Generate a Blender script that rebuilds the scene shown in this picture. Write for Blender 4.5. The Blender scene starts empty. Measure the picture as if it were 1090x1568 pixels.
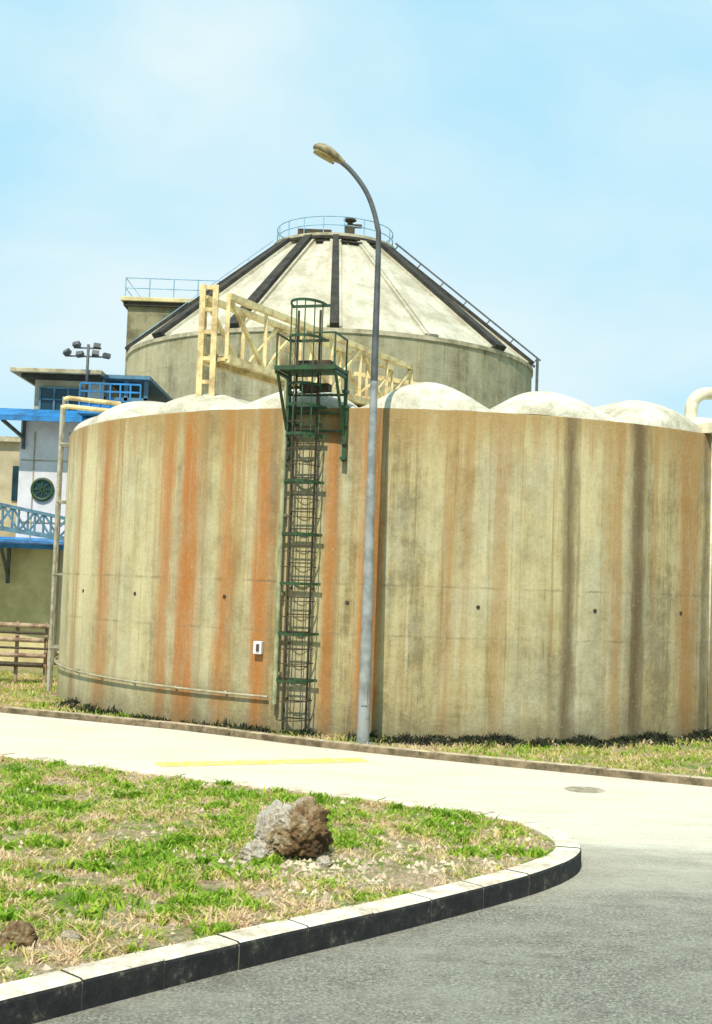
import bpy, bmesh, math, random
import numpy as np
from mathutils import Vector, Matrix, noise as mnoise
random.seed(4); rng=np.random.default_rng(4)
scene=bpy.context.scene
R_=math.radians
# ------------------------------------------------------------------ materials
class NT:
    def __init__(s,name):
        s.m=bpy.data.materials.new(name); s.m.use_nodes=True
        s.t=s.m.node_tree; s.b=s.t.nodes['Principled BSDF']
    def n(s,typ,**kw):
        nd=s.t.nodes.new(typ)
        for k,v in kw.items(): setattr(nd,k,v)
        return nd
    def l(s,a,b): s.t.links.new(a,b)
    def pos(s): return s.n('ShaderNodeNewGeometry').outputs['Position']
    def obj(s): return s.n('ShaderNodeTexCoord').outputs['Object']
    def scale(s,v,sc):
        m=s.n('ShaderNodeMapping'); m.inputs['Scale'].default_value=sc; s.l(v,m.inputs['Vector']); return m.outputs[0]
    def noise(s,v,scale,detail=5,rough=.6,dist=0):
        n=s.n('ShaderNodeTexNoise'); s.l(v,n.inputs['Vector'])
        n.inputs['Scale'].default_value=scale;n.inputs['Detail'].default_value=detail
        n.inputs['Roughness'].default_value=rough;n.inputs['Distortion'].default_value=dist
        return n.outputs['Fac']
    def ramp(s,f,stops,interp='LINEAR'):
        r=s.n('ShaderNodeValToRGB'); r.color_ramp.interpolation=interp; e=r.color_ramp.elements
        stops=[(p,(c,c,c) if isinstance(c,(int,float)) else c) for p,c in stops]
        e[0].position=stops[0][0]; e[0].color=(*stops[0][1],1)
        e[1].position=stops[-1][0]; e[1].color=(*stops[-1][1],1)
        for p,c in stops[1:-1]:
            x=e.new(p); x.color=(*c,1)
        s.l(f,r.inputs[0]); return r.outputs[0]
    def math(s,op,a,b=None,clamp=False):
        m=s.n('ShaderNodeMath',operation=op); m.use_clamp=clamp
        for i,v in enumerate([a,b]):
            if v is None: continue
            if isinstance(v,(int,float)): m.inputs[i].default_value=v
            else: s.l(v,m.inputs[i])
        return m.outputs[0]
    def mix(s,f,a,b,mode='MIX'):
        m=s.n('ShaderNodeMix',data_type='RGBA',blend_type=mode)
        if isinstance(f,(int,float)): m.inputs[0].default_value=f
        else: s.l(f,m.inputs[0])
        for i,v in ((6,a),(7,b)):
            if isinstance(v,tuple): m.inputs[i].default_value=(*v,1)
            else: s.l(v,m.inputs[i])
        return m.outputs[2]
    def col(s,c): s.l(c,s.b.inputs['Base Color'])
    def bump(s,h,strength=.3,dist=.02):
        b=s.n('ShaderNodeBump'); b.inputs['Strength'].default_value=strength; b.inputs['Distance'].default_value=dist
        s.l(h,b.inputs['Height']); s.l(b.outputs[0],s.b.inputs['Normal'])
    def rough(s,r): s.b.inputs['Roughness'].default_value=r
def simple(name,c,c2=None,scale=6,rough=.7,metal=0,bump=.15):
    t=NT(name); c2=c2 or tuple(x*.6 for x in c)
    f=t.noise(t.pos(),scale,6,.65)
    t.col(t.ramp(f,[(.38,c2),(.58,c)])); t.rough(rough); t.b.inputs['Metallic'].default_value=metal
    t.bump(t.noise(t.pos(),scale*6,4),bump,.01)
    return t.m

M_green=simple('green_paint_weathered',(.018,.08,.025),(.03,.035,.014),9,.6)
M_steel_dark=simple('rusty_dark_steel',(.075,.055,.03),(.035,.024,.013),10,.8)
M_galv=simple('galvanised_steel',(.42,.38,.26),(.28,.24,.14),5,.6,.1)
M_greypole=simple('grey_painted_pole',(.31,.32,.31),(.18,.19,.18),3,.6)
M_darkpole=simple('dark_grey_paint',(.10,.105,.11),(.055,.06,.06),4,.55)
M_yellowp=simple('faded_yellow_paint',(.80,.64,.31),(.46,.32,.14),3.5,.6)
M_cream=simple('cream_pipe_paint',(.74,.68,.50),(.52,.45,.28),4,.55)
M_sidep=simple('weathered_side_pipe',(.42,.40,.32),(.22,.20,.14),4,.75)
M_blue=simple('blue_paint',(.02,.22,.55),(.02,.12,.28),3,.6)
M_bluegrey=simple('blue_grey_paint',(.09,.21,.30),(.06,.12,.17),4,.6)
M_paleblue=simple('pale_blue_paint',(.24,.46,.60),(.14,.28,.40),4,.6)
M_white=simple('white_render',(.74,.72,.74),(.60,.58,.59),1.2,.85)
M_beige=simple('beige_render',(.68,.59,.33),(.48,.41,.20),1.0,.9)
M_conc=simple('pale_concrete',(.48,.43,.30),(.25,.22,.13),2.0,.9,0,.4)
M_dark=simple('shade_black',(.045,.040,.028),(.018,.017,.014),3,.9)  # stands in for shade on ribs, under overhangs and inside holes
M_glass=simple('dark_window_glass',(.02,.05,.07),(.01,.03,.04),1,.1,0,0)
M_lens=simple('lamp_lens_aged',(.40,.30,.12),(.20,.14,.05),20,.35)
M_pinkpipe=simple('rusted_pale_pipe',(.42,.30,.20),(.18,.11,.07),5,.8)
t=NT('pale_roof_membrane'); p=t.pos()
c=t.ramp(t.noise(p,1.3,7,.75),[(.38,(.46,.42,.30)),(.52,(.68,.64,.51)),(.6,(.75,.72,.61))]); c=t.mix(t.ramp(t.noise(p,6,8,.88),[(.49,0),(.64,.65)]),c,(.30,.26,.16))
t.col(c); t.rough(.9); t.bump(t.noise(p,12,6,.8),.7,.05); M_vault=t.m
t=NT('worn_yellow_line'); p=t.pos(); c=t.ramp(t.noise(p,9,7,.85),[(.40,(.74,.66,.46)),(.52,(.86,.63,.08))]); t.col(c); t.rough(.9); M_yline=t.m

def streak_wall(name,rust,dark,joints,R,light=(.55,.475,.265),mid=(.375,.31,.145),low=(.20,.155,.065)):
    t=NT(name); o=t.obj()
    sp=t.n('ShaderNodeSeparateXYZ'); t.l(o,sp.inputs[0])
    phi=t.math('ARCTAN2',sp.outputs[0],t.math('MULTIPLY',sp.outputs[1],-1))
    arc=t.math('MULTIPLY',phi,R)
    cb=t.n('ShaderNodeCombineXYZ'); t.l(arc,cb.inputs[0]); t.l(sp.outputs[2],cb.inputs[2]); v=cb.outputs[0]
    f01=t.math('ADD',t.math('DIVIDE',phi,math.pi),.5)
    s1=t.noise(t.scale(v,(1.2,1,.09)),1.0,6,.62)
    s2=t.noise(t.scale(v,(5,1,.25)),1.0,6,.78)
    blot=t.noise(t.scale(v,(1,1,.85)),1.3,9,.78)
    blot2=t.noise(v,3.2,8,.75)
    f=t.math('ADD',t.math('ADD',t.math('MULTIPLY',s1,.36),t.math('MULTIPLY',s2,.20)),t.math('ADD',t.math('MULTIPLY',blot,.28),t.math('MULTIPLY',blot2,.16)))
    wn=t.n('ShaderNodeTexWhiteNoise',noise_dimensions='1D')
    arcw=t.math('ADD',arc,t.math('MULTIPLY',t.noise(t.scale(v,(1,1,.6)),1.5,4),.2))
    t.l(t.math('FLOOR',t.math('DIVIDE',arcw,1.0)),wn.inputs['W'])
    f=t.math('ADD',f,t.math('MULTIPLY',t.math('SUBTRACT',wn.outputs[0],.5),.045))
    c=t.ramp(f,[(.425,low),(.475,mid),(.525,tuple((a+b)/2 for a,b in zip(mid,light))),(.59,light)])
    g=t.noise(t.scale(v,(.6,1,.3)),1.0,7,.7)
    c=t.mix(t.math('MULTIPLY',t.ramp(g,[(.46,0),(.57,1)]),.55),c,t.ramp(blot,[(.40,(.20,.19,.12)),(.60,(.42,.40,.285))]))
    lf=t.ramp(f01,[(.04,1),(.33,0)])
    c=t.mix(t.math('MULTIPLY',t.math('MULTIPLY',lf,t.ramp(f,[(.43,.45),(.53,1)])),.7),c,(.76,.64,.37))  # brighter light on the left side put into the concrete colour
    wob=t.math('MULTIPLY',t.math('SUBTRACT',t.noise(t.scale(v,(2.5,1,.5)),1.0,6,.75),.5),.016)
    fac=t.math('ADD',f01,wob)
    def streaks(lst):
        st=[(0,0)]
        for d,w,a in lst:
            p=d/180+.5; w=w/180
            st+= [(p-w,0.0),(p-w*.3,a),(p+w*.35,a*.9),(p+w*1.0,0.0)]
        st.append((1,0)); 
        return t.ramp(fac,st)
    side=t.ramp(f01,[(.46,1),(.56,.72)])
    run=t.ramp(t.noise(t.scale(v,(2.8,1,.05)),1.0,6,.72),[(.515,0),(.61,1)])
    zf=t.ramp(t.math('ADD',t.math('DIVIDE',sp.outputs[2],5.4),t.math('MULTIPLY',t.math('SUBTRACT',s2,.5),1.0)),[(0,.3),(.6,.65),(1,1)])
    c=t.mix(t.math('MULTIPLY',t.math('MULTIPLY',t.math('MULTIPLY',run,side),zf),.82 if rust else .15),c,(.33,.16,.025))
    run2=t.ramp(t.noise(t.scale(v,(7,1,.10)),1.3,5,.75),[(.55,0),(.67,1)])
    c=t.mix(t.math('MULTIPLY',run2,.5),c,(.14,.095,.033))
    run3=t.ramp(t.noise(t.scale(v,(4.3,1,.22)),1.7,5,.75),[(.57,0),(.68,1)])
    c=t.mix(t.math('MULTIPLY',run3,.4),c,(.58,.53,.38))
    if rust:
        mod=t.math('MULTIPLY',t.ramp(t.noise(t.scale(v,(3.5,1,.35)),1.0,7,.8),[(.36,.5),(.50,1)]),t.ramp(blot2,[(.34,.75),(.47,1)]))
        c=t.mix(t.math('MULTIPLY',streaks(rust[:7]),mod),c,(.375,.115,.004))
        if rust[7:]: c=t.mix(t.math('MULTIPLY',streaks(rust[7:]),mod),c,(.30,.125,.015))
        rim=t.ramp(t.math('ADD',t.math('DIVIDE',sp.outputs[2],5.31),t.math('MULTIPLY',t.math('SUBTRACT',s2,.5),.7)),[(.84,0),(1.02,.75)])
        c=t.mix(rim,c,(.30,.17,.045))
    if dark: 
        c=t.mix(t.math('MULTIPLY',streaks(dark[:7]),t.ramp(s2,[(.38,.75),(.56,1)])),c,(.085,.048,.013))
    hs=None
    for zj,am in joints:
        d=t.math('ABSOLUTE',t.math('SUBTRACT',t.math('ADD',sp.outputs[2],t.math('MULTIPLY',t.math('SUBTRACT',s2,.5),.08)),zj))
        k=t.math('MULTIPLY',t.ramp(d,[(.004,1),(.03,0)]),am)
        hs=k if hs is None else t.math('MAXIMUM',hs,k)
    if hs is not None:
        hs=t.math('MULTIPLY',hs,t.ramp(t.noise(v,1.3,6,.75),[(.44,.0),(.6,1)]))
        c=t.mix(hs,c,(.14,.10,.05))
    lift=t.ramp(t.math('ADD',sp.outputs[2],t.math('MULTIPLY',t.math('SUBTRACT',blot,.5),.4)),[(2.30,.12),(2.46,0)])
    c=t.mix(lift,c,(.20,.18,.11))
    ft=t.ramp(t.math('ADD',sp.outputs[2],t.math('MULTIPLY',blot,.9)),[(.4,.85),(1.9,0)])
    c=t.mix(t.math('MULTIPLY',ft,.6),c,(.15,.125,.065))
    spk=t.noise(v,16,7,.88); c=t.mix(t.ramp(spk,[(.53,0),(.66,.6)]),c,(.13,.10,.045))
    c=t.mix(t.ramp(t.noise(v,12,7,.88),[(.56,0),(.69,.45)]),c,(.60,.54,.38))
    t.col(c); t.rough(.92)
    t.bump(t.math('ADD',t.noise(v,14,8,.75),t.math('MULTIPLY',blot,1.5)),.5,.03)
    return t.m

# ------------------------------------------------------------------ mesh helpers
def link(ob,parent=None):
    scene.collection.objects.link(ob)
    if parent: ob.parent=parent
    return ob
def empty(name,loc=(0,0,0)):
    e=bpy.data.objects.new(name,None); e.location=loc; e.empty_display_size=.3
    return link(e)
class MB:
    def __init__(s): s.v=[];s.f=[];s.mi=[];s.sm=[]
    def add(s,vs,fs,mi=0,sm=False):
        o=len(s.v); s.v+= [tuple(x) for x in vs]; 
        for f in fs: s.f.append([i+o for i in f]); s.mi.append(mi); s.sm.append(sm)
    def box(s,c,d,rotz=0,mi=0,rot=None):
        m=Matrix.Rotation(rotz,3,'Z') if rot is None else rot
        c=Vector(c); vs=[c+m@Vector((x*d[0]/2,y*d[1]/2,z*d[2]/2)) for x in(-1,1) for y in(-1,1) for z in(-1,1)]
        s.add(vs,[(0,1,3,2),(4,6,7,5),(0,4,5,1),(2,3,7,6),(0,2,6,4),(1,5,7,3)],mi)
    def beam(s,a,b,w,h=None,mi=0):
        a=Vector(a);b=Vector(b);h=h or w
        d=(b-a); L=d.length; d.normalize()
        up=Vector((0,0,1)) if abs(d.z)<.95 else Vector((0,1,0))
        x=d.cross(up).normalized(); z=x.cross(d)
        vs=[p+x*sx*w/2+z*sz*h/2 for p in(a,b) for sx,sz in((-1,-1),(1,-1),(1,1),(-1,1))]
        s.add(vs,[(0,1,2,3),(7,6,5,4),(0,4,5,1),(1,5,6,2),(2,6,7,3),(3,7,4,0)],mi)
    def tube(s,pts,r,seg=10,mi=0,cap=True,closed=False):
        pts=[Vector(p) for p in pts]; n=len(pts)
        rr=r if isinstance(r,(list,tuple)) else [r]*n
        vs=[];prev=None
        for i,p in enumerate(pts):
            if closed: d=pts[(i+1)%n]-pts[i-1]
            else: d=pts[min(i+1,n-1)]-pts[max(i-1,0)]
            d.normalize()
            if prev is None:
                up=Vector((0,0,1)) if abs(d.z)<.9 else Vector((0,1,0)); x=d.cross(up).normalized()
            else: x=(prev-d*prev.dot(d)).normalized()
            prev=x; y=d.cross(x)
            for k in range(seg):
                a=2*math.pi*k/seg; vs.append(p+(x*math.cos(a)+y*math.sin(a))*rr[i])
        fs=[]
        for i in range(n if closed else n-1):
            j=(i+1)%n
            for k in range(seg):
                k2=(k+1)%seg; fs.append((i*seg+k,i*seg+k2,j*seg+k2,j*seg+k))
        if cap and not closed: fs+= [tuple(range(seg))[::-1],tuple((n-1)*seg+k for k in range(seg))]
        s.add(vs,fs,mi,True)
    def revolve(s,prof,c=(0,0),seg=128,mi=0,sm=True):
        vs=[]
        for r,z in prof:
            for k in range(seg):
                a=2*math.pi*k/seg; vs.append((c[0]+r*math.cos(a),c[1]+r*math.sin(a),z))
        fs=[]
        for i in range(len(prof)-1):
            for k in range(seg):
                k2=(k+1)%seg; fs.append((i*seg+k,i*seg+k2,(i+1)*seg+k2,(i+1)*seg+k))
        s.add(vs,fs,mi,sm)
    def obj(s,name,mats,parent=None,loc=(0,0,0),bevel=0):
        me=bpy.data.meshes.new(name); me.from_pydata(s.v,[],s.f)
        for m in (mats if isinstance(mats,list) else [mats]): me.materials.append(m)
        me.polygons.foreach_set('material_index',s.mi); me.polygons.foreach_set('use_smooth',s.sm); me.update()
        ob=bpy.data.objects.new(name,me); ob.location=loc
        bm=bmesh.new(); bm.from_mesh(me); 
        bmesh.ops.recalc_face_normals(bm,faces=bm.faces)
        if any(s.sm):
            for e in bm.edges:
                if len(e.link_faces)==2 and e.calc_face_angle(0)>R_(40): e.smooth=False
        bm.to_mesh(me); bm.free()
        if bevel:
            b=ob.modifiers.new('bevel','BEVEL'); b.width=bevel; b.segments=2
        return link(ob,parent)
def catmull(P,step):
    P=[Vector((*p,0)) for p in P]; out=[]
    for i in range(len(P)-1):
        p0=P[max(i-1,0)];p1=P[i];p2=P[i+1];p3=P[min(i+2,len(P)-1)]
        n=max(2,int((p2-p1).length/.06))
        for k in range(n):
            t=k/n
            out.append(.5*((2*p1)+(p2-p0)*t+(2*p0-5*p1+4*p2-p3)*t*t+(3*p1-p0-3*p2+p3)*t**3))
    out.append(P[-1])
    res=[out[0]];acc=0
    for a,b in zip(out,out[1:]):
        acc+=(b-a).length
        if acc>=step: res.append(b);acc=0
    return res
def kerb(name,path,w,h,mats,block=.8,sub=.1,parent=None):
    pts=catmull(path,sub); per=max(1,int(round(block/sub))); mb=MB()
    n=len(pts); sg=1 if w>0 else -1
    def nl(i):
        d=(pts[min(i+1,n-1)]-pts[max(i-1,0)]).normalized(); return Vector((-d.y,d.x,0)),d
    def seg(i,j,prof,gap,m0,m1,kf):
        ring=[]
        for k in range(i,j+1):
            nn,d=nl(k); p=pts[k].copy()
            if k==i: p+=d*gap
            if k==j: p-=d*gap
            ring.append([p+nn*a+Vector((0,0,z)) for a,z in prof])
        m=len(prof)
        for a in range(len(ring)-1):
            for k in range(m-1):
                mb.add([ring[a][k],ring[a][k+1],ring[a+1][k+1],ring[a+1][k]],[(0,1,2,3)],m1 if k<kf else m0)
        mb.add(ring[0],[tuple(range(m))],m1); mb.add(ring[-1],[tuple(range(m))[::-1]],m1)
    i=0; b=.026
    while i<n-1:
        j=min(i+per,n-1)
        jz=random.uniform(-.003,.003); jo=random.uniform(-.004,.004)
        prof=[(jo*sg,-.05),(jo*sg,h-b+jz),((jo-b*.35)*sg,h-b*.3+jz),((jo-b)*sg,h+jz),(-w+.01*sg,h+jz),(-w,h-.01+jz),(-w,-.05)]
        seg(i,j,prof,.006,0,1,2); i=j
    seg(0,n-1,[(-.005*sg,-.05),(-.005*sg,h-.025),(-.03*sg,h-.005),(-w+.03*sg,h-.005),(-w+.012*sg,-.05)],0,2,2,1)
    return mb.obj(name,mats,parent),pts

# ------------------------------------------------------------------ ground surfaces
def grass_field(t):
    p=t.pos(); 
    a=t.noise(t.scale(p,(1,1,0)),.9,6,.7,.8); b=t.noise(t.scale(p,(1,1,0)),5.5,5,.75)
    return t.math('ADD',t.math('MULTIPLY',a,.55),t.math('MULTIPLY',b,.45))
def ground_grass_mat(name,shift=0):
    t=NT(name); f=grass_field(t)
    c=t.ramp(f,[(.40+shift,(.56,.43,.27)),(.49+shift,(.44,.35,.18)),(.54+shift,(.21,.28,.045)),(.7,(.08,.14,.02))])
    c=t.mix(t.ramp(t.noise(t.pos(),16,6,.88),[(.48,0),(.60,.8)]),c,(.12,.08,.04))
    t.col(c); t.rough(.95); t.bump(t.noise(t.pos(),25,6,.8),.8,.05); return t.m
def blade_mat(name,shift=0):
    t=NT(name); f=grass_field(t)
    at=t.n('ShaderNodeAttribute',attribute_name='rnd')
    f=t.math('ADD',f,t.math('MULTIPLY',t.math('SUBTRACT',at.outputs['Fac'],.5),.09))
    c=t.ramp(f,[(.40+shift,(.80,.61,.40)),(.48+shift,(.70,.56,.28)),(.505+shift,(.50,.54,.08)),(.55+shift,(.29,.50,.025)),(.68+shift,(.14,.29,.012))])
    c=t.mix(t.math('MULTIPLY',at.outputs['Fac'],.4),c,(.65,.52,.38),'MULTIPLY')
    t.col(c); t.rough(.75)
    tr=t.n('ShaderNodeBsdfTranslucent'); t.l(c,tr.inputs[0])
    mx=t.n('ShaderNodeMixShader'); mx.inputs[0].default_value=.3
    out=[n for n in t.t.nodes if n.type=='OUTPUT_MATERIAL'][0]
    t.l(t.b.outputs[0],mx.inputs[1]); t.l(tr.outputs[0],mx.inputs[2]); t.l(mx.outputs[0],out.inputs[0])
    return t.m
def blades(name,xy,z,h0,h1,w,mat,lean=.8,hs=None):
    n=len(xy); a=rng.uniform(0,2*np.pi,n); h=rng.uniform(h0,h1,n)*rng.choice([1,1,.6,1.4],n)
    if hs is not None: h*=hs
    la=rng.uniform(0,2*np.pi,n); ln=rng.uniform(0,lean,n)*h*1.6
    ww=w*rng.uniform(.6,1.6,n)
    V=np.zeros((n,5,3))
    bx=np.cos(a)*ww/2; by=np.sin(a)*ww/2
    V[:,0,0]=xy[:,0]-bx;V[:,0,1]=xy[:,1]-by
    V[:,1,0]=xy[:,0]+bx;V[:,1,1]=xy[:,1]+by
    mx=np.cos(la)*ln;my=np.sin(la)*ln
    V[:,2,0]=xy[:,0]+bx*.8+mx*.35;V[:,2,1]=xy[:,1]+by*.8+my*.35;V[:,2,2]=h*.6
    V[:,3,0]=xy[:,0]-bx*.8+mx*.35;V[:,3,1]=xy[:,1]-by*.8+my*.35;V[:,3,2]=h*.6
    V[:,4,0]=xy[:,0]+mx;V[:,4,1]=xy[:,1]+my;V[:,4,2]=h*.95
    V[:,:,2]+=z
    me=bpy.data.meshes.new(name)
    me.vertices.add(n*5); me.vertices.foreach_set('co',V.reshape(-1))
    base=(np.arange(n)*5)[:,None]
    lp=np.concatenate([base+np.array([[0,1,2,3]]),base+np.array([[3,2,4]])],axis=1).reshape(-1)
    me.loops.add(n*7); me.loops.foreach_set('vertex_index',lp.astype(np.int32))
    me.polygons.add(n*2)
    ls=(np.arange(n)*7)[:,None]+np.array([[0,4]]); me.polygons.foreach_set('loop_start',ls.reshape(-1).astype(np.int32))
    at=me.attributes.new('rnd','FLOAT','POINT'); at.data.foreach_set('value',np.repeat(rng.uniform(0,1,n),5).astype(np.float32))
    me.materials.append(mat); me.update(); me.validate()
    return link(bpy.data.objects.new(name,me))
def inpoly(xy,P):
    P=np.array(P); ins=np.zeros(len(xy),bool); j=len(P)-1
    for i in range(len(P)):
        c=((P[i,1]>xy[:,1])!=(P[j,1]>xy[:,1]))&(xy[:,0]<(P[j,0]-P[i,0])*(xy[:,1]-P[i,1])/(P[j,1]-P[i,1]+1e-12)+P[i,0])
        ins^=c; j=i
    return ins
def flat(name,poly,z,mat):
    bm=bmesh.new(); f=bm.faces.new([bm.verts.new((x,y,z)) for x,y in poly]); 
    bmesh.ops.triangulate(bm,faces=[f])
    for g in bm.faces:
        g.normal_update()
        if g.normal.z<0: g.normal_flip()
    me=bpy.data.meshes.new(name); bm.to_mesh(me); bm.free(); me.materials.append(mat)
    return link(bpy.data.objects.new(name,me))

M_gg=ground_grass_mat('dry_grass_soil',.0); M_ggv=ground_grass_mat('verge_soil',.0)
M_bl=blade_mat('grass_blades',.010); M_blv=blade_mat('verge_grass_blades',.0)
flat('ground',[(-900,-900),(900,-900),(900,900),(-900,900)],0,M_ggv)

# road
t=NT('worn_asphalt'); p=t.pos(); sp=t.n('ShaderNodeSeparateXYZ'); t.l(p,sp.inputs[0])
big=t.noise(t.scale(p,(.35,1,0)),.9,7,.7)
yy=t.math('ADD',t.math('ADD',sp.outputs[1],t.math('MULTIPLY',sp.outputs[0],-.10)),t.math('MULTIPLY',t.math('SUBTRACT',big,.5),6.5))
fac=t.ramp(t.math('DIVIDE',yy,20),[(.46,0),(.56,.35),(.65,1)],'EASE')
asp=t.ramp(t.noise(p,40,6,.9),[(.38,(.065,.06,.04)),(.5,(.24,.23,.18)),(.62,(.56,.535,.44))])
asp=t.mix(t.ramp(t.noise(t.scale(p,(.5,1,1)),1.8,7,.75),[(.42,0),(.62,.6)]),asp,(.38,.36,.28))
asp=t.mix(t.ramp(t.noise(p,3.1,8,.8),[(.50,0),(.66,.6)]),asp,(.13,.12,.09))
pale=t.ramp(t.noise(p,34,7,.88),[(.37,(.56,.50,.37)),(.56,(.84,.78,.63))])
pale=t.mix(t.ramp(t.noise(t.scale(p,(.35,1,1)),1.5,8,.78),[(.44,0),(.62,.6)]),pale,(.60,.53,.38))
t.col(t.mix(fac,asp,pale)); t.rough(.93); t.bump(t.noise(p,90,6,.9),.9,.015); M_road=t.m
FK=[(-60,47),(-20,28.6),(-12,25.1),(-6.26,22.3),(-2.84,20.65),(.15,18.75),(4.82,16.5),(12,13.2),(24,8.5),(60,-4)]
flat('road',[(-60,-60),(60,-60)]+FK[::-1],.004,M_road)
t=NT('kerb_concrete'); p=t.pos(); c=t.ramp(t.noise(p,4,8,.8),[(.36,(.42,.33,.23)),(.5,(.68,.60,.46)),(.62,(.80,.75,.63))]); c=t.mix(t.ramp(t.noise(p,26,5,.85),[(.54,0),(.68,.6)]),c,(.26,.20,.13)); t.col(c); t.rough(.9); t.bump(t.noise(p,60,5,.8),.5,.01); M_kt=t.m
t=NT('kerb_black_paint'); p=t.pos(); 
c=t.ramp(t.noise(p,6,8,.85),[(.44,(.010,.010,.010)),(.57,(.028,.026,.022)),(.67,(.20,.17,.12))]); t.col(c); t.rough(.9); t.bump(t.noise(p,50,5,.8),.6,.01); M_kf=t.m
M_mort=simple('kerb_mortar',(.26,.22,.16),(.12,.10,.07),8,.95)
t=NT('kerb_face_dirty'); p=t.pos(); t.col(t.ramp(t.noise(p,4,6,.75),[(.38,(.08,.06,.03)),(.62,(.27,.20,.12))])); t.rough(.9); M_kd=t.m
t=NT('kerb_top_dirty'); p=t.pos(); t.col(t.ramp(t.noise(p,3,8,.8),[(.38,(.22,.17,.09)),(.6,(.56,.46,.31))])); t.rough(.9); M_ktd=t.m
IS=[(-16,22.0),(-4.5,16.26),(-.98,14.5),(1.1,13.45),(1.70,13.02),(2.02,12.55),(2.17,12.0),(2.17,11.5),(2.02,11.05),(1.70,10.55),(1.28,10.05),(.363,9.10),(-.514,8.26),(-1.235,7.53),(-2.0,6.73),(-5,3.6),(-16,-7)]
ob,ip=kerb('island_kerb',IS,.24,.18,[M_kt,M_kf,M_mort],.5,.1)
inner=[]
for i,q in enumerate(ip):
    d=(ip[min(i+1,len(ip)-1)]-ip[max(i-1,0)]).normalized(); inner.append((q.x+d.y*.232,q.y-d.x*.232))
flat('island_soil',inner,.15,M_gg)
def nz2(xy,s,o): return np.array([mnoise.noise(Vector((x*s,y*s,o))) for x,y in xy])
xy=np.stack([rng.uniform(-6.5,2.4,420000),rng.uniform(5.5,17.5,420000)],1)
xy=xy[inpoly(xy,inner)]; xy=xy[xy[:,0]>-.36*xy[:,1]-.8]
cl=nz2(xy,1.3,3)+.8*nz2(xy,4.5,7)+.7*nz2(xy,11,1)
pr=np.clip(.40+cl*1.15,.03,1)
db=np.hypot(xy[:,0]+.4,xy[:,1]-10.6); pr*=np.clip((db-.1)/.8,.2,1)
dt=np.hypot(xy[:,0]-.9,xy[:,1]-10.6); pr*=np.clip(dt/1.3,.3,1)
k=rng.uniform(0,1,len(xy))<pr; xy=xy[k]; cl=cl[k]
blades('island_grass',xy,.148,.016,.048,.013,M_bl,1.6,np.clip(.8+cl*.9,.35,1.8))
cs=np.stack([rng.uniform(-5,2,480),rng.uniform(6.5,16,480)],1); cs=cs[inpoly(cs,inner)]; cs=cs[np.hypot(cs[:,0]-.2,cs[:,1]-10.5)>.7]
cs=cs[nz2(cs,.8,21)>-.18]
pts=np.concatenate([c+rng.normal(0,rng.uniform(.03,.12),(90,2)) for c in cs]); pts=pts[inpoly(pts,inner)]
M_wd=blade_mat('green_weed_leaves',-.06)
blades('island_weeds',pts,.148,.03,.07,.024,M_wd,.9)
cb=MB()
for _ in range(3600):
    x_,y_=rng.uniform(-5.5,2),rng.uniform(6.3,15.5)
    if rng.uniform()<.3: x_,y_=rng.normal(-.2,.9),rng.normal(10.5,.6)
    if not inpoly(np.array([[x_,y_]]),inner)[0]: continue
    r=rng.uniform(.008,.032); vs=[(x_+r*rng.uniform(.6,1.5)*math.cos(a),y_+r*rng.uniform(.6,1.5)*math.sin(a),.148) for a in np.linspace(0,2*np.pi,6)[:-1]]+[(x_+rng.uniform(-.3,.3)*r,y_,.15+r*rng.uniform(.6,1.4))]
    cb.add(vs,[(i,(i+1)%5,5) for i in range(5)])
cb.obj('soil_clods',simple('pale_clods',(.64,.52,.38),(.18,.12,.07),3,.95))

VZ=.03
ob,fp=kerb('roadside_kerb',[(-40,37.8)]+FK[1:-1],-.15,.11,[M_ktd,M_kd,M_kd],1.0,.125)
vi=[(q.x+.08,q.y+.12) for q in fp]
flat('verge_soil',vi+[(80,90),(-80,90)],VZ,M_ggv)
TC=Vector((1.26,27.72)); TR=7.55; TZ=5.40
n=170000; x=rng.uniform(-10,9,n); ky=np.interp(x,[q[0] for q in vi],[q[1] for q in vi]); y=ky+rng.uniform(.02,7,n)
dd=np.hypot(x-TC.x,y-TC.y); m=(dd>TR+.02)&((y<24)|(x<-5)); xy=np.stack([x,y],1)[m]
cl=nz2(xy,1.1,9)+.7*nz2(xy,4,2); xy=xy[rng.uniform(0,1,len(xy))<np.clip(.45+cl*1.2,.04,1)]
blades('verge_grass',xy,VZ-.002,.02,.075,.017,M_blv,1.1)
ph=np.concatenate([rng.uniform(R_(-6),R_(62),30000),rng.uniform(R_(-60),R_(-6),3500)]); 
rr=TR+np.abs(rng.normal(0,.24,len(ph)))+.02
M_weed=simple('dark_weeds',(.03,.036,.012),(.012,.014,.006),8,.85)
xy=np.stack([TC.x+rr*np.sin(ph),TC.y-rr*np.cos(ph)],1)
c1=nz2(xy,2.2,5)+.5*nz2(xy,7,5); k=rng.uniform(0,1,len(xy))<np.clip(.6+c1*1.4,.08,1); xy=xy[k]; c1=c1[k]
blades('foot_weeds',xy,VZ,.03,.11,.026,M_weed,.8,np.clip(.8+c1,.4,1.6))
flat('dark_soil_strip',[(TC.x+r*math.sin(a),TC.y-r*math.cos(a)) for r,rngs in ((TR+.02,range(-10,75,3)),(TR+.5,range(72,-11,-3))) for a in [R_(k) for k in rngs]],VZ+.004,simple('dark_soil',(.07,.055,.03),(.025,.022,.013),4,.95))  # darker ground strip along the tank foot

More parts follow.
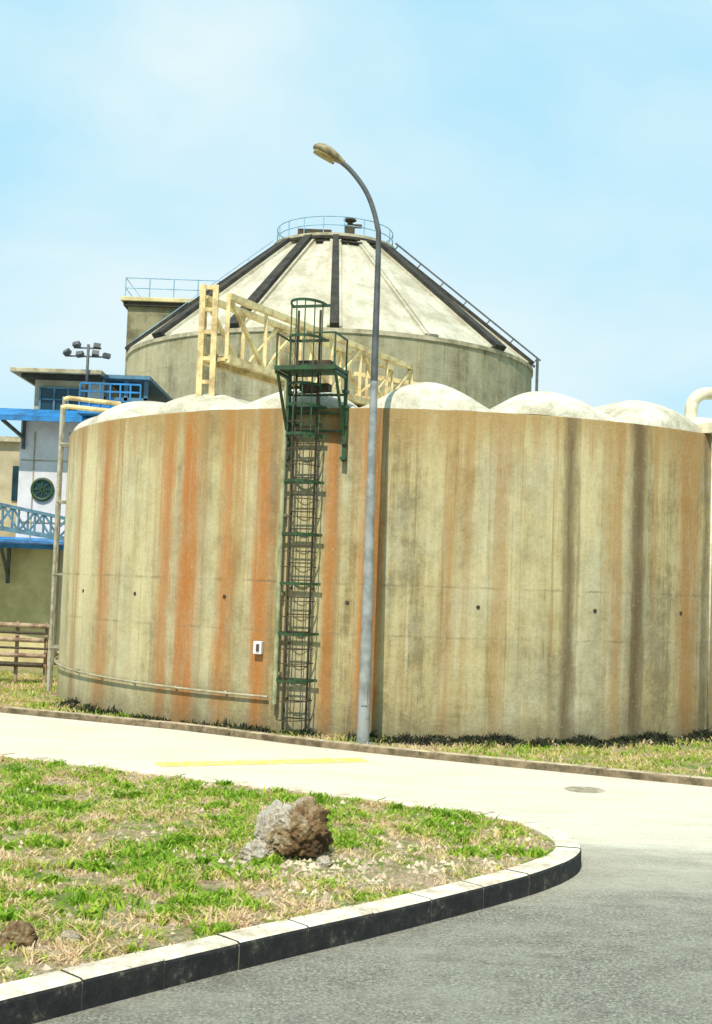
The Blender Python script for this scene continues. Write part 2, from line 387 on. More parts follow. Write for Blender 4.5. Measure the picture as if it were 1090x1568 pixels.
def strip(name,a,b,w,z,mat):
    a=Vector(a);b=Vector(b);d=(b-a).normalized();nn=Vector((-d.y,d.x))*w/2
    return flat(name,[tuple(a-nn),tuple(b-nn),tuple(b+nn),tuple(a+nn)],z,mat)
strip('yellow_road_marking',(-2.54,16.75),(.25,17.9),.38,.008,M_yline)
mh=MB(); mh.revolve([(0.001,.010),(.22,.010),(.225,.008),(.25,.008),(.255,.004)],(0,0),40,0,False)
for k in range(-2,3): mh.box((0,k*.07,.0115),(.3,.02,.003))
mh.obj('manhole_cover',simple('dusty_cast_iron',(.42,.37,.26),(.22,.19,.13),6,.9),None,(3.02,15.9,0))

# ------------------------------------------------------------------ front tank
tank=empty('concrete_tank',(TC.x,TC.y,.09))
rust=[(-51.3,2.8,.7),(-37.2,1.8,.75),(-33.4,2.6,1.0),(-27.2,1.5,.85),(-21.8,1.7,.95),(-12.7,1.2,.85),(-7.6,2.0,1.0),(2,1.2,.45),(8.5,1.4,.5),(24.8,1.4,.5),(37.6,2.8,.85),(43.5,1.8,.6),(-62,2.2,.5)]
dark=[(-30.6,.5,.5),(-6.9,.6,.6),(17.6,1.3,.95),(28.0,1.8,1.0),(41,1.0,.7),(-20.6,.5,.55),(-12.2,.45,.55)]
rs=sorted(rust); a_=rs[1:8]; b_=[rs[0]]+rs[8:]
M_wall=streak_wall('stained_tank_concrete',a_+b_,sorted(dark),[(2.42,.7),(1.6,.5)],TR)
H=TZ-.09
w=MB(); w.revolve([(TR,-.3),(TR,H-.03),(TR-.02,H),(TR-.28,H),(TR-.30,H-.3)],(0,0),256); w.obj('wall',M_wall,tank)
w=MB(); w.revolve([(TR-.29,H-.12),(.01,H-.05)],(0,0),96); w.obj('roof_deck',M_conc,tank)
lo=MB(); NL=20
for k in range(NL):
    a0=R_(-10+18*k); a1=a0+R_(18); nt_,nr=16,24; vs=[]; kz=random.uniform(.86,1.02)*(.86 if k>=NL-4 else 1)
    for j in range(nr+1):
        u=(j/nr)**1.6; r=(TR-.05)-(TR-2.0)*u
        if u<.2: hh=.62*math.sqrt(max(0,1-(1-u/.2)**2))
        else: hh=.62-.22*(u-.2)/.8
        for i in range(nt_+1):
            q=-1+2*i/nt_; a=(a0+a1)/2+q*(a1-a0)/2
            z=H+.004+kz*hh*(max(0,1-q*q))**.9
            z+=.02*mnoise.noise(Vector((r*math.sin(a)*1.5,r*math.cos(a)*1.5,k)))
            vs.append((r*math.sin(a),-r*math.cos(a),z))
    fs=[(j*(nt_+1)+i,j*(nt_+1)+i+1,(j+1)*(nt_+1)+i+1,(j+1)*(nt_+1)+i) for j in range(nr) for i in range(nt_)]
    lo.add(vs,fs,0,True)
lo.obj('roof_vaults',M_vault,tank)
col=MB(); col.revolve([(.01,H+1.0),(1.4,H+.9),(1.5,H+.3),(1.5,H-.1)],(0,0),48); col.obj('centre_hub',M_conc,tank)
def onwall(ph,z,off=0): 
    a=R_(ph); return Vector(((TR+off)*math.sin(a),-(TR+off)*math.cos(a),z-.09))
hb=MB()
for ph,z in [(-43,2.2),(-27,2.22),(-10.3,2.2),(5.9,2.2),(21.5,2.2),(36,2.2),(50,2.2),(-58,2.2)]:
    c=onwall(ph,z,.004); d=Vector((math.sin(R_(ph)),-math.cos(R_(ph)),0)); hb.tube([c-d*.05,c+d*.008],.032,10)
hb.obj('tie_holes',M_dark,tank)
bx=MB(); c=onwall(-21.6,1.40,.05); bx.box(c,(.15,.09,.21),R_(-21.6)); bx.box(c+Vector((-.01,-.05,0)),(.05,.03,.12),R_(-21.6),1)
bx.obj('junction_box',[M_white,M_steel_dark],tank,bevel=.006)
cp=MB()
cp.tube([onwall(a,.72-.12*(a+80)/62,.07) for a in range(-84,-18,2)],.02,8)
for a in range(-82,-20,8): cp.box(onwall(a,.72-.12*(a+80)/62,.03),(.04,.07,.07),R_(a))
cp.obj('low_conduit',M_galv,tank)
rp=MB(); rp.tube([onwall(-18.9,.5,.12),onwall(-18.9,3,.12),onwall(-18.9,5.9,.12)],.042,10)
for z in (1,2.3,3.6,4.9): rp.box(onwall(-18.9,z,.05),(.12,.14,.05),R_(-18.9))
rp.obj('riser_pipe',simple('olive_pipe',(.38,.38,.22),(.17,.20,.09),3,.6),tank)
lp=MB()
for ph,off,z1 in ((-78,.14,6.25),(-74,.18,6.0)):
    b=onwall(ph,.1,off); tp=onwall(ph,z1,off)
    lp.tube([b,tp],.038,10)
    for z in (1,2.5,4,5.2): lp.box(onwall(ph,z,off/2),(.09,off+.05,.04),R_(ph))
lp.obj('side_pipes',M_sidep,tank)
lp=MB()
for zz in (6.2,5.95):
    a=onwall(-78 if zz>6.1 else -74,zz,.14 if zz>6.1 else .18)
    lp.tube([a,a+Vector((.1,-.0,.03)),a+Vector((1.1,.4,.0)),a+Vector((1.25,.45,-.25)),a+Vector((1.25,.45,-.8))],.05,10)
lp.obj('side_pipe_headers',M_yellowp,tank)
rc=MB()
rc.tube([onwall(41.5,.3,.08),onwall(41.5,5.5,.08)],.02,8); rc.box(onwall(41.5,5.5,.0),(.25,.3,.18),R_(41.5))
rc.obj('rim_bracket_pipe',M_cream,tank)

# caged ladder
lad=empty('caged_ladder',(TC.x,TC.y,.09)); PH=-16.1
rad=Vector((math.sin(R_(PH)),-math.cos(R_(PH)),0)); tan_=Vector((math.cos(R_(PH)),math.sin(R_(PH)),0))
def L(t_,o,z): return rad*(TR+o)+tan_*t_+Vector((0,0,z-.09))
st=MB()
for s in(-.19,.19): st.beam(L(s,.16,.1),L(s,.16,7.0),.04,.02)
z=.3
while z<6.0: st.tube([L(-.19,.16,z),L(.19,.16,z)],.012,6); z+=.28
for z in (.6,1.5,2.4,3.3,4.2,5.1):
    for s in(-.19,.19): st.beam(L(s,.0,z),L(s,.16,z),.03)
st.obj('stringers_and_rungs',M_steel_dark,lad)
cg=MB(); hoopz=[.92,1.67,2.48,3.28,4.14,4.9,5.38,5.72,6.5,7.08]
def hoop(z,w=.28): 
    return [L(-w,.16,z)]+[L(-w*math.cos(a),.18+.46*math.sin(a),z) for a in [math.pi*k/12 for k in range(13)]]+[L(w,.16,z)]
cgd=MB()
for z in hoopz:
    h=hoop(z,.29)
    for a,b in zip(h,h[1:]): cg.beam(a,b,.012,.045)
    cg.beam(L(-.34,.12,z),L(.34,.12,z),.03,.045)
for k in range(1,12,2):
    a=math.pi*k/12
    cgd.beam(L(-.28*math.cos(a),.18+.45*math.sin(a),.3),L(-.28*math.cos(a),.18+.45*math.sin(a),5.0),.016,.008)
    cg.beam(L(-.28*math.cos(a),.18+.45*math.sin(a),5.0),L(-.28*math.cos(a),.18+.45*math.sin(a),7.08),.02,.010)
for z in (.3,.6,1.2,1.43,1.95,2.2,2.75,3.0,3.55,3.85,4.4,4.66,5.1):
    h=hoop(z)
    for a,b in zip(h,h[1:]): cgd.beam(a,b,.006,.016)
cg.obj('cage_hoops',M_green,lad); cgd.obj('cage_bars',M_steel_dark,lad)
pf=MB()
pf.box(L(.16,.42,5.95),(1.02,.7,.05),R_(PH)); 
for s in(-.34,.64):
    pf.beam(L(s,.06,4.5),L(s,.06,6.0),.065); pf.beam(L(s,.06,4.9),L(s,.68,5.9),.04); pf.beam(L(s,.04,5.88),L(s,.74,5.88),.05)
    for o in(.08,.74): pf.beam(L(s,o,5.9),L(s,o,6.5),.03)
    pf.beam(L(s,.06,6.5),L(s,.76,6.5),.025)
    for z in(4.55,4.8,5.1,5.4,5.65): pf.beam(L(s,-.0,z),L(s,.13,z),.09,.05)
for z in(5.0,5.3,5.6): pf.beam(L(-.34,.06,z),L(.64,.06,z),.035)
pf.beam(L(.28,.75,6.5),L(.64,.75,6.5),.025)
pf.beam(L(-.36,.77,5.94),L(.66,.77,5.94),.03,.07)
pf.box(L(.15,.2,6.08),(.6,.3,.10),R_(PH),1)
pf.box(L(.12,.07,5.72),(.5,.2,.12),R_(PH),1)
pf.obj('top_platform',[M_green,M_steel_dark],lad)

# yellow truss walkway
tb=empty('truss_footbridge'); A=Vector((-2.62,22.0,0)); B=Vector((.95,28.6,0)); d=(B-A).normalized(); nn=Vector((-d.y,d.x,0))
Lh=(B-A).length; m_=MB(); NB=6
for s in(-.25,.25):
    o=nn*s
    zt,zb=7.55,6.42
    for z,wd in((zt,.11),(zb,.13)): m_.beam(A+o+Vector((0,0,z)),B+o+Vector((0,0,z)),wd)
    for k in range(NB+1):
        q=A+d*Lh*k/NB+o
        m_.beam(q+Vector((0,0,zb)),q+Vector((0,0,zt)),.065)
        if k<NB:
            q2=A+d*Lh*(k+1)/NB+o
            if k%2: m_.beam(q+Vector((0,0,zb)),q2+Vector((0,0,zt)),.065)
            else: m_.beam(q+Vector((0,0,zt)),q2+Vector((0,0,zb)),.065)
for k in range(NB+1):
    q=A+d*Lh*k/NB; m_.beam(q-nn*.25+Vector((0,0,6.42)),q+nn*.25+Vector((0,0,6.42)),.06)
m_.obj('truss_sides',M_yellowp,tb)
m_=MB(); m_.beam(A+Vector((0,0,6.5)),B+Vector((0,0,6.5)),.42,.04); m_.obj('deck',M_conc,tb)
m_=MB()
for s in(-.14,.09):
    c=A-d*.1+Vector((s-.06,0,0)); m_.beam(c+Vector((0,0,5.2)),c+Vector((0,0,7.75)),.10)
for z in(5.6,6.0,6.42,6.9,7.3,7.7): m_.beam(A-d*.1+Vector((-.22,0,z)),A-d*.1+Vector((.08,0,z)),.07)
m_.obj('end_post',M_yellowp,tb)
m_=MB()
c=Vector((.75,28.6,0)); 
for sx in(-.4,.4): m_.beam(c+Vector((sx,0,6.2)),c+Vector((sx,0,7.5)),.07)
m_.beam(c+Vector((-.9,.4,7.45)),c+Vector((1.2,1.2,7.3)),.10); m_.beam(c+Vector((-.9,.4,6.9)),c+Vector((1.2,1.2,6.9)),.08)
for k in range(4): m_.beam(c+Vector((-.9+.52*k,.4+.2*k,6.9)),c+Vector((-.9+.52*(k+1),.4+.2*(k+1),7.35)),.05)
m_.obj('hub_frame',M_yellowp,tb)

# gooseneck pipe
g=MB(); X,Y=6.45,24.0
pth=[(X,Y,5.3),(X,Y,5.9),(X,Y,6.12)]+[(X+.35-.35*math.cos(a),Y+.02*k,6.12+.35*math.sin(a)) for k,a in enumerate([math.pi/2*i/6 for i in range(1,7)])]+[(X+1.2,Y+.2,6.5),(X+1.9,Y+.3,6.5)]+[(X+1.9+.3*math.sin(a),Y+.3,6.2+.3*math.cos(a)) for a in [math.pi/2*i/5 for i in range(1,6)]]+[(X+2.2,Y+.3,5.6)]
g.tube(pth,.12,20)
g.revolve([(.12,5.75),(.19,5.75),(.19,5.81),(.12,5.81)],(X,Y),24)
g.tube([(X-.05,Y-.3,5.62),(X+.25,Y-.55,5.6),(X+.5,Y-.9,5.5)],.1,14)
g.obj('gooseneck_vent_pipe',M_cream)

# ------------------------------------------------------------------ digester behind
DC=(-1.12,45.0); DR=7.3; dz=10.3; RZ=14.62; RR=2.0
dig=empty('digester_tank',(DC[0],DC[1],0))
M_dw=streak_wall('digester_concrete',None,None,[(8.2,.5),(9.3,.5)],DR,(.46,.43,.29),(.30,.275,.155),(.13,.115,.058))
w=MB(); w.revolve([(DR,0),(DR,dz-.12)],(0,0),160); w.obj('wall',M_dw,dig)
w=MB(); w.revolve([(DR+.003,dz-.12),(DR+.05,dz-.10),(DR+.05,dz+.03),(DR-.05,dz+.06)],(0,0),160); w.obj('eaves_ring',M_conc,dig)
t=NT('cone_concrete'); p=t.obj(); sp=t.n('ShaderNodeSeparateXYZ'); t.l(p,sp.inputs[0])
an_=t.math('ARCTAN2',sp.outputs[0],t.math('MULTIPLY',sp.outputs[1],-1)); cbx=t.n('ShaderNodeCombineXYZ'); t.l(t.math('MULTIPLY',an_,6),cbx.inputs[0]); t.l(t.math('MULTIPLY',sp.outputs[2],.5),cbx.inputs[2])
c=t.ramp(t.noise(p,.9,8,.75),[(.38,(.40,.365,.26)),(.56,(.59,.555,.44))])
c=t.mix(t.ramp(t.noise(cbx.outputs[0],1.2,6,.75),[(.46,0),(.63,.55)]),c,(.32,.28,.18))
c=t.mix(t.ramp(t.noise(p,6,6,.8),[(.5,0),(.7,.5)]),c,(.26,.23,.15)); t.col(c); t.rough(.9); t.bump(t.noise(p,10,6,.7),.5,.05); M_cone=t.m
w=MB(); w.revolve([(DR-.05,dz+.04),(RR,RZ)],(0,0),14*8); w.obj('cone_roof',M_cone,dig)
rb=MB(); rl=MB()
def cone(a,u,off=0):
    r=DR-.05+(RR-DR+.05)*u; z=dz+.04+(RZ-dz-.04)*u
    sl=math.atan2(RZ-dz,DR-RR); 
    return Vector(((r+off*math.sin(sl))*math.sin(a),-(r+off*math.sin(sl))*math.cos(a),z+off*math.cos(sl)))
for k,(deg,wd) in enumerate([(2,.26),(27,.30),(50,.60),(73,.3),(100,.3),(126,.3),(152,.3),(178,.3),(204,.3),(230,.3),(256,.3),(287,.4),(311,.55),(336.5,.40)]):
    a=R_(deg); tgt,hh=(rl,.16) if k==1 else (rb,.24)  # ribs coloured black as if shaded, one left pale as if lit
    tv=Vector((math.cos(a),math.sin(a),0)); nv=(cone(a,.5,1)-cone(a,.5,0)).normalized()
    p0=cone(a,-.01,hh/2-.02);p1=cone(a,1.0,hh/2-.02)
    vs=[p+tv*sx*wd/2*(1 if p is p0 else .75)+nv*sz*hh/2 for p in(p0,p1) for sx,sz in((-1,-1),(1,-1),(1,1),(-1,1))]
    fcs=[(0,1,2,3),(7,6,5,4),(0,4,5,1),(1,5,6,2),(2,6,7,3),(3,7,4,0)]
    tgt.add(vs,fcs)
    for s_ in(-1,1):
        q0=cone(a,0,.03)+tv*s_*(wd/2+.06); q1=cone(a,1,.03)+tv*s_*(wd/2*.75+.05)
        rl.add([p+tv*sx*.045+nv*sz*.06 for p in(q0,q1) for sx,sz in((-1,-1),(1,-1),(1,1),(-1,1))],fcs)
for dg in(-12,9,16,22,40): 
    q0=cone(R_(dg),.945,.03); rb.box(q0,(.26,.3,.05),R_(dg))  # dark blocks painted as the shadows just below the crown
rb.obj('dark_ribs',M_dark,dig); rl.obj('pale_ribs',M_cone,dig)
w=MB(); w.revolve([(RR-.1,RZ-.05),(RR+.25,RZ+.0),(RR+.25,RZ+.14),(0.01,RZ+.3)],(0,0),64,0,False); w.obj('crown_slab',M_conc,dig)
w=MB(); w.revolve([(RR+.26,RZ-.08),(RR+.29,RZ-.07),(RR+.29,RZ+.03),(RR+.26,RZ+.04)],(0,0),64); w.obj('crown_shade_band',M_dark,dig)  # black band paints the shade beneath the crown slab
ra=MB(); rq=RR+.12
for z in(.35,.65): ra.tube([(rq*math.cos(2*math.pi*k/40),rq*math.sin(2*math.pi*k/40),RZ+.1+z) for k in range(40)],.016,6,closed=True)
for k in range(18):
    a=2*math.pi*k/18; ra.tube([(rq*math.cos(a),rq*math.sin(a),RZ+.1),(rq*math.cos(a),rq*math.sin(a),RZ+.75)],.016,6)
ra.obj('crown_railing',M_paleblue,dig)
eq=MB(); eq.box((.55,-1.5,RZ+.42),(.35,.35,.35)); eq.tube([(.55,-1.5,RZ+.5),(.55,-1.5,RZ+.85)],.1,10); eq.box((.75,-1.5,RZ+.6),(.45,.12,.12)); eq.box((-.7,-1.2,RZ+.36),(1.2,.6,.18))
eq.revolve([(.16,RZ+.75),(.24,RZ+.8),(.16,RZ+.88)],(.55,-1.5),16)
eq.obj('crown_equipment',M_steel_dark,dig)
s_=MB(); a=R_(76); tv=Vector((math.cos(a),math.sin(a),0))
s_.beam(cone(a,-.02,.12),cone(a,1,.12),.16,.08)
s_.beam(cone(a,-.02,.42)+tv*.1,cone(a,1.0,.42)+tv*.1,.06)
for k in range(7): s_.beam(cone(a,k/6*.98,.1)+tv*.1,cone(a,k/6*.98,.42)+tv*.1,.035)
s_.beam(cone(a,0,.42)+tv*.1,cone(a,0,.42)+tv*.1+Vector((0,0,-2.0)),.09)
s_.obj('roof_access_rail',M_darkpole,dig)
s_=MB(); a=R_(-84); s_.beam(cone(a,.02,.42),cone(a,1.0,.42),.022)
for k in range(5): s_.beam(cone(a,.03+k/5,.0),cone(a,.03+k/5,.42),.02)
s_.obj('left_handrail',M_paleblue,dig)

# ------------------------------------------------------------------ box building behind left
bb=empty('concrete_stair_tower'); m_=MB()
m_.box((-6.0,51,6.6),(6.4,6,13.2)); m_.obj('walls',simple('olive_concrete',(.28,.255,.15),(.12,.11,.06),1.2,.9),bb)
m_=MB(); m_.box((-6.0,51,13.30),(6.9,6.5,.16)); m_.obj('roof_slab',M_beige,bb,bevel=.02)
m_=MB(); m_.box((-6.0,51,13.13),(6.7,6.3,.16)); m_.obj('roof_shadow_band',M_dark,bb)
m_=MB()
for z in(13.75,14.15): m_.tube([(-9.3,47.9,z),(-2.7,47.9,z),(-2.7,54.1,z),(-9.3,54.1,z)],.022,6,closed=True)
for x_ in np.linspace(-9.3,-2.7,8):
    for y_ in(47.9,54.1): m_.tube([(x_,y_,13.38),(x_,y_,14.15)],.022,6)
m_.obj('roof_railing',M_paleblue,bb)

# ------------------------------------------------------------------ left buildings
wb=empty('control_building')
m_=MB(); m_.box((-7.55,36.5,3.55),(3.5,5,6.4)); m_.obj('walls',M_white,wb)
m_=MB(); m_.box((-8.05,36.3,7.35),(1.9,4.4,1.2)); m_.obj('upper_storey',simple('grey_render',(.52,.48,.37),(.34,.31,.22),1.2,.85),wb)
m_=MB(); m_.box((-8.3,36.1,8.02),(2.5,5.2,.12)); m_.obj('roof_slab',M_conc,wb,bevel=.02)
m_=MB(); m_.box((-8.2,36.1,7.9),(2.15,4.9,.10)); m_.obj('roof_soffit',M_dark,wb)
m_=MB(); m_.box((-6.55,36.2,7.0),(1.3,4.0,.9)); m_.box((-6.55,36.1,7.98),(1.5,4.4,.10)); 
for x_ in(-7.1,-6.5,-5.95): m_.box((x_,34.25,7.6),(.10,.10,.7))
m_.obj('side_lantern',M_bluegrey,wb)
m_=MB(); m_.box((-8.25,34.07,7.30),(1.1,.06,.62)); m_.obj('window_glass',M_glass,wb)
m_=MB()
for x_ in(-8.82,-8.43,-8.05,-7.68): m_.box((x_,34.03,7.30),(.05,.07,.7))
for z in(6.98,7.3,7.62): m_.box((-8.25,34.02,z),(1.2,.06,.04))
m_.obj('window_frame',M_bluegrey,wb)
m_=MB(); 
a=Matrix.Rotation(R_(18),3,'X'); m_.box((-8.6,33.6,6.83),(3.6,1.0,.08),rot=a); m_.box((-8.6,33.12,6.64),(3.6,.05,.12)); m_.obj('blue_awning',M_blue,wb)
m_=MB(); m_.beam((-9.2,33.95,6.2),(-9.6,33.2,6.6),.08); m_.beam((-9.2,33.95,5.9),(-9.2,33.95,6.7),.08); m_.obj('awning_bracket',M_darkpole,wb)
m_=MB(); cx,cy,cz=-8.62,33.98,4.80
m_.tube([(cx+.28*math.cos(2*math.pi*k/28),cy-.02,cz+.28*math.sin(2*math.pi*k/28)) for k in range(28)],.05,8,closed=True)
for k in range(4):
    a=math.pi*k/4; m_.beam((cx-.28*math.cos(a),cy-.03,cz-.28*math.sin(a)),(cx+.28*math.cos(a),cy-.03,cz+.28*math.sin(a)),.03)
m_.obj('round_window_frame',M_green,wb)
m_=MB(); m_.tube([(cx,cy+.05,cz),(cx,cy-.012,cz)],.27,28); m_.obj('round_window_glass',M_glass,wb)
m_=MB()
for x_ in(-7.95,-8.9): m_.box((x_,33.985,4.6),(.03,.02,3.6))
for z in(3.9,5.6): m_.box((-8.3,33.986,z),(1.9,.02,.03))
m_.obj('panel_joints',M_conc,wb)
m_=MB()
m_.box((-6.6,33.2,6.82),(1.7,1.4,.14)); 
for x_ in np.linspace(-7.4,-5.8,7): m_.beam((x_,32.55,6.85),(x_,32.55,7.55),.04)
for z in(7.1,7.35,7.56): m_.beam((-7.4,32.55,z),(-5.8,32.55,z),.045)
m_.box((-6.9,32.6,7.02),(1.0,.03,.25))
m_.obj('blue_balcony',M_blue,wb)
fl=MB(); c=(-7.42,33.4)
fl.tube([(c[0],c[1],7.3),(c[0],c[1],8.75)],.04,8); fl.beam((c[0]-.6,c[1],8.42),(c[0]+.6,c[1],8.42),.04); fl.beam((c[0]-.35,c[1],8.65),(c[0]+.35,c[1],8.65),.04)
for dx,dz_ in((-.55,8.50),(-.2,8.46),(.22,8.5),(.52,8.44),(-.3,8.72),(.25,8.7)):
    fl.box((c[0]+dx,c[1]-.08,dz_),(.19,.14,.12),rot=Matrix.Rotation(R_(-25+dx*30),3,'X')@Matrix.Rotation(R_(dx*60),3,'Z'))
fl.obj('floodlight_mast',M_darkpole)
an=empty('beige_annex'); m_=MB(); m_.box((-10.5,35.9,1.6),(4.9,4.2,3.2)); m_.obj('walls',M_beige,an)
m_=MB(); m_.box((-12.2,33.5,3.0),(3.4,.5,6.0)); m_.obj('side_wall',simple('olive_render',(.42,.36,.19),(.28,.23,.12),1.2,.9),an)
m_=MB(); m_.box((-10.0,33.4,3.32),(5.8,1.3,.08),rot=Matrix.Rotation(R_(10),3,'X')); m_.box((-10,32.78,3.2),(5.8,.05,.12)); m_.obj('blue_canopy',M_blue,an)
m_=MB(); m_.beam((-9.35,33.6,2.4),(-9.35,32.85,3.15),.07); m_.beam((-9.35,33.62,2.2),(-9.35,33.62,3.2),.09); m_.obj('canopy_bracket',M_darkpole,an)
bg=empty('rear_process_building'); m_=MB(); m_.box((-14,42,3.3),(9,6,6.6)); m_.obj('walls',simple('tan_render',(.50,.44,.30),(.34,.29,.18),.8,.9),bg)
m_=MB(); m_.box((-14,42,6.68),(9.4,6.4,.16)); m_.obj('roof_slab',M_conc,bg)
m_=MB(); m_.box((-10.4,38.98,5.3),(.9,.06,1.1)); m_.box((-12.4,38.98,5.3),(.9,.06,1.1)); m_.obj('windows',M_glass,bg)
gw=MB(); 
for yy_ in(31.9,32.8):
    a=Vector((-12,yy_,4.75)); b=Vector((-7.0,yy_,3.85))
    gw.beam(a,b,.09); a2=a-Vector((0,0,.75)); b2=b-Vector((0,0,.5)); gw.beam(a2,b2,.12)
    for k in range(13):
        p0=a.lerp(b,k/12);q0=a2.lerp(b2,k/12); gw.beam(p0,q0,.05)
        if k<12:
            p1=a.lerp(b,(k+1)/12);q1=a2.lerp(b2,(k+1)/12); gw.beam(p0,q1,.05) if k%2 else gw.beam(q0,p1,.05)
gw.beam((-12,32.35,4.02),(-7.0,32.35,3.38),.85,.05)
gw.obj('blue_truss_gangway',M_bluegrey)
pr_=empty('pipe_rack'); m_=MB()
for x_ in(-10.2,-9.2,-8.2,-7.45,-6.8): m_.beam((x_,27.8,0),(x_,27.8,1.42),.07)
m_.obj('posts',M_pinkpipe,pr_)
m_=MB()
for i,z in enumerate((1.36,1.2,1.04,.86,.70,.5)): m_.tube([(-10.6,27.7-.03*(i%2),z),(-6.72-.05*(i%3),27.7-.03*(i%2),z-.03)],(.055,.03,.05,.025,.05,.055)[i],8,mi=i%2)
m_.obj('rails',[M_pinkpipe,M_steel_dark],pr_)

# ------------------------------------------------------------------ street lamp
sl=empty('street_lamp',(.228,19.4,.03))
pole=[(0,0,0),(0,0,2),(-.01,0,4),(-.015,0,6),(-.02,0,7.85),(-.05,0,8.15),(-.12,-.0,8.42),(-.23,0,8.68),(-.37,0,8.89),(-.53,0,9.07),(-.68,0,9.19)]
P3=[Vector(p) for p in pole]
pts=[];rd=[]
for i in range(len(P3)-1):
    for k in range(6):
        tt=k/6;p0=P3[max(i-1,0)];p1=P3[i];p2=P3[i+1];p3=P3[min(i+2,len(P3)-1)]
        pts.append(.5*((2*p1)+(p2-p0)*tt+(2*p0-5*p1+4*p2-p3)*tt*tt+(3*p1-p0-3*p2+p3)*tt**3))
pts.append(P3[-1])
rd=[.098-.058*min(1,q.z/8.3) for q in pts]
m_=MB(); sp_i=next(i for i,q in enumerate(pts) if q.z>5.4)
m_.tube(pts[:sp_i+1],rd[:sp_i+1],20); m_.obj('pole',M_greypole,sl)
m_=MB(); m_.tube(pts[sp_i:],rd[sp_i:],16); m_.obj('bent_arm',M_darkpole,sl)
m_=MB(); m_.revolve([(.001,.03),(.15,.03),(.15,0),(.001,0)],(0,0),24); 
m_.box((0,-.097,.75),(.09,.02,.28)); m_.obj('base_flange',M_greypole,sl)
c0=Vector((-.62,0,9.16)); ax=Vector((-.50,0,.27)).normalized(); up=Vector((.27,0,.50)).normalized(); sd=Vector((0,1,0))
hd=MB()
secs=[(0,.04,.045,0),(.06,.07,.06,0),(.16,.12,.085,.01),(.30,.155,.10,.015),(.42,.15,.095,.01),(.50,.11,.07,0),(.545,.05,.035,-.01)]
vs=[];ns=20
for u,wd,hh,of in secs:
    for k in range(ns):
        a=2*math.pi*k/ns; zz=math.sin(a)*hh*(1 if math.sin(a)>0 else .75)
        vs.append(c0+ax*u+sd*math.cos(a)*wd+up*(zz+of))
fs=[(i*ns+k,i*ns+(k+1)%ns,(i+1)*ns+(k+1)%ns,(i+1)*ns+k) for i in range(len(secs)-1) for k in range(ns)]
fs+=[tuple(range(ns)),tuple((len(secs)-1)*ns+k for k in range(ns))]
hd.add(vs,fs,0,True); hd.obj('lamp_head',simple('aged_lamp_housing',(.34,.28,.15),(.13,.10,.05),9,.6),sl)
hd=MB(); vs=[]
for u,wd in((.14,.085),(.22,.12),(.34,.13),(.44,.11),(.5,.05)):
    for k in range(9):
        a=math.pi+math.pi*k/8; vs.append(c0+ax*u+sd*math.cos(a)*wd+up*(-.045+math.sin(a)*.06))
fs=[(i*9+k,i*9+k+1,(i+1)*9+k+1,(i+1)*9+k) for i in range(4) for k in range(8)]
hd.add(vs,fs,0,True); hd.obj('lens_bowl',M_lens,sl)

# ------------------------------------------------------------------ boulder
def rock(name,loc,sc,seed,mat,sub=5):
    bm=bmesh.new(); bmesh.ops.create_icosphere(bm,subdivisions=sub,radius=1)
    s=Vector((seed,seed*2,0))
    for v in bm.verts:
        p=v.co.copy()
        vd=mnoise.voronoi(p*1.6+s)[0]
        dsp=.22*mnoise.fractal(p*1.2+s,.8,2,4)+.28*(vd[1]-vd[0]-.3)+.12*mnoise.noise(p*6+s)+.08*mnoise.noise(p*15+s)+.05*mnoise.noise(p*34+s)
        v.co=p*(1+dsp); v.co.z=max(v.co.z,-.55)
    for v in bm.verts: v.co=Vector((v.co.x*sc[0],v.co.y*sc[1],v.co.z*sc[2]))
    me=bpy.data.meshes.new(name); bm.to_mesh(me); bm.free(); me.materials.append(mat)
    ob=bpy.data.objects.new(name,me); ob.location=loc; return link(ob)
def rockmat(name,sh):
    t=NT(name); p=t.obj()
    sp=t.n('ShaderNodeSeparateXYZ'); t.l(p,sp.inputs[0])
    k=t.math('ADD',t.noise(p,6,7,.8),t.math('ADD',t.math('MULTIPLY',sp.outputs[0],-.6),t.math('MULTIPLY',sp.outputs[2],.5)))
    c=t.ramp(k,[(.38-sh,(.12,.065,.022)),(.50-sh,(.34,.20,.08)),(.58-sh,(.54,.39,.21)),(.67-sh,(.82,.73,.60))])
    c=t.mix(t.ramp(t.noise(p,18,5,.85),[(.52,0),(.66,.8)]),c,(.07,.042,.018)); t.col(c); t.rough(.95); t.bump(t.noise(p,22,8,.85),1.0,.05); return t.m
M_rock=rockmat('weathered_limestone',-.02); M_rock2=rockmat('pale_limestone',.12)
rock('boulder',(-.38,10.85,.34),(.27,.24,.27),3.1,M_rock)
rock('small_rock',(-.74,10.62,.2),(.14,.12,.10),8.3,M_rock2,4)
rock('small_rock',(-.63,11.10,.32),(.16,.13,.22),5.7,M_rock2,4)
rock('small_rock',(-.16,10.5,.18),(.07,.06,.05),15.7,M_rock2,4)
rock('small_rock',(-2.05,8.0,.18),(.13,.11,.11),12.3,M_rock,4)
rock('small_rock',(-1.75,8.15,.16),(.08,.06,.05),17.3,M_rock2,4)

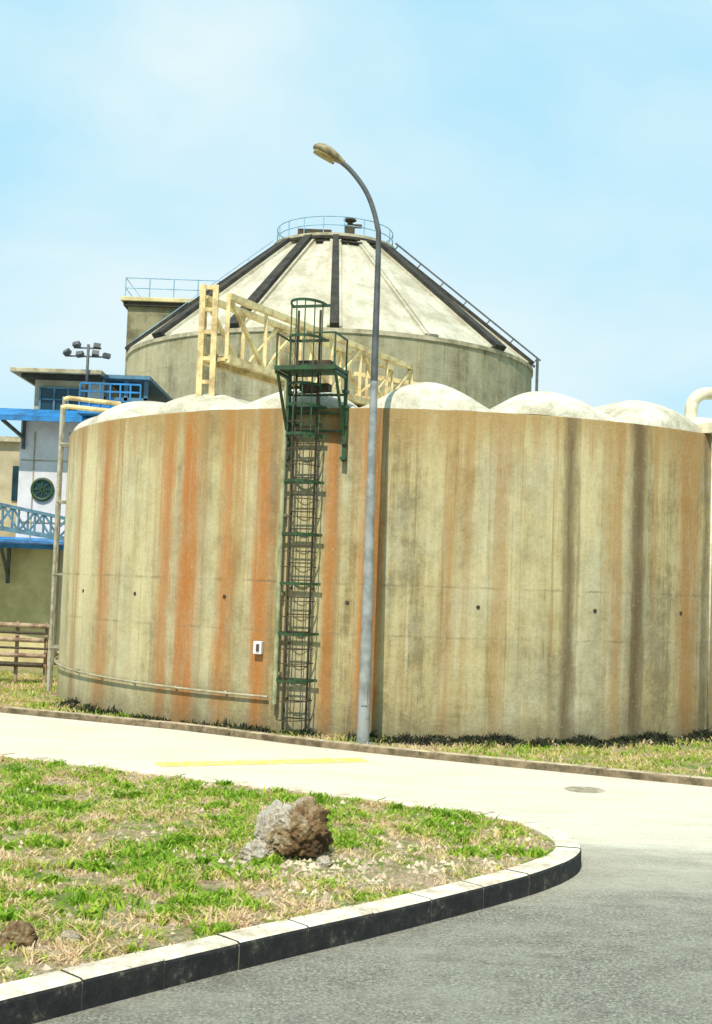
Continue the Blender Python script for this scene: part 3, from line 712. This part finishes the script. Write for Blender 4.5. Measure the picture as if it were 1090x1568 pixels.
# ------------------------------------------------------------------ light, sky
to_sun=Vector((-.27,-.96,0)).normalized(); el=R_(54)
dirv=Vector((to_sun.x*math.cos(el),to_sun.y*math.cos(el),math.sin(el)))
sun=bpy.data.lights.new('sun','SUN'); sun.energy=5.0; sun.angle=R_(.5); sun.color=(1,.93,.80)
so=bpy.data.objects.new('sun',sun); so.rotation_euler=dirv.to_track_quat('Z','Y').to_euler(); so.location=(-20,-20,30); link(so)
wd=bpy.data.worlds.new('World'); scene.world=wd; wd.use_nodes=True; T=wd.node_tree; bgn=T.nodes['Background']
sk=T.nodes.new('ShaderNodeTexSky'); sk.sky_type='NISHITA'; sk.sun_disc=False; sk.sun_elevation=el
sk.sun_rotation=math.atan2(dirv.x,dirv.y); sk.air_density=1.0; sk.dust_density=.6; sk.ozone_density=1.5
tc=T.nodes.new('ShaderNodeTexCoord'); mp=T.nodes.new('ShaderNodeMapping'); mp.inputs['Scale'].default_value=(1.0,1.0,2.4)
T.links.new(tc.outputs['Generated'],mp.inputs[0])
nz=T.nodes.new('ShaderNodeTexNoise'); nz.inputs['Scale'].default_value=1.5; nz.inputs['Detail'].default_value=5; nz.inputs['Roughness'].default_value=.5; nz.inputs['Distortion'].default_value=.25
T.links.new(mp.outputs[0],nz.inputs['Vector'])
# bright hazy cyan air over the physical sky, then thin veils of cirrus
hz=T.nodes.new('ShaderNodeMix'); hz.data_type='RGBA'; hz.inputs[0].default_value=.88; hz.inputs[7].default_value=(3.8,8.3,10.6,1)
T.links.new(sk.outputs[0],hz.inputs[6])
cr=T.nodes.new('ShaderNodeValToRGB'); cr.color_ramp.elements[0].position=.42; cr.color_ramp.elements[0].color=(0,0,0,1); cr.color_ramp.elements[1].position=.68; cr.color_ramp.elements[1].color=(.85,.85,.85,1)
T.links.new(nz.outputs['Fac'],cr.inputs[0])
mx=T.nodes.new('ShaderNodeMix'); mx.data_type='RGBA'; mx.inputs[7].default_value=(8.4,9.6,9.8,1)
T.links.new(cr.outputs[0],mx.inputs[0]); T.links.new(hz.outputs[2],mx.inputs[6]); T.links.new(mx.outputs[2],bgn.inputs[0])
bgn.inputs[1].default_value=.10

# ------------------------------------------------------------------ camera
cam=bpy.data.cameras.new('camera'); co=bpy.data.objects.new('camera',cam); link(co)
cam.sensor_fit='VERTICAL'; cam.sensor_height=24; cam.lens=24*1900/1568; cam.clip_end=3000; cam.clip_start=.05
Mx=Matrix.Rotation(R_(90+3.34),4,'X')@Matrix.Rotation(R_(2.0),4,'Z'); Mx.translation=Vector((0,0,2.5)); co.matrix_world=Mx
scene.camera=co
scene.view_settings.view_transform='Standard'; scene.view_settings.look='None'; scene.view_settings.exposure=0
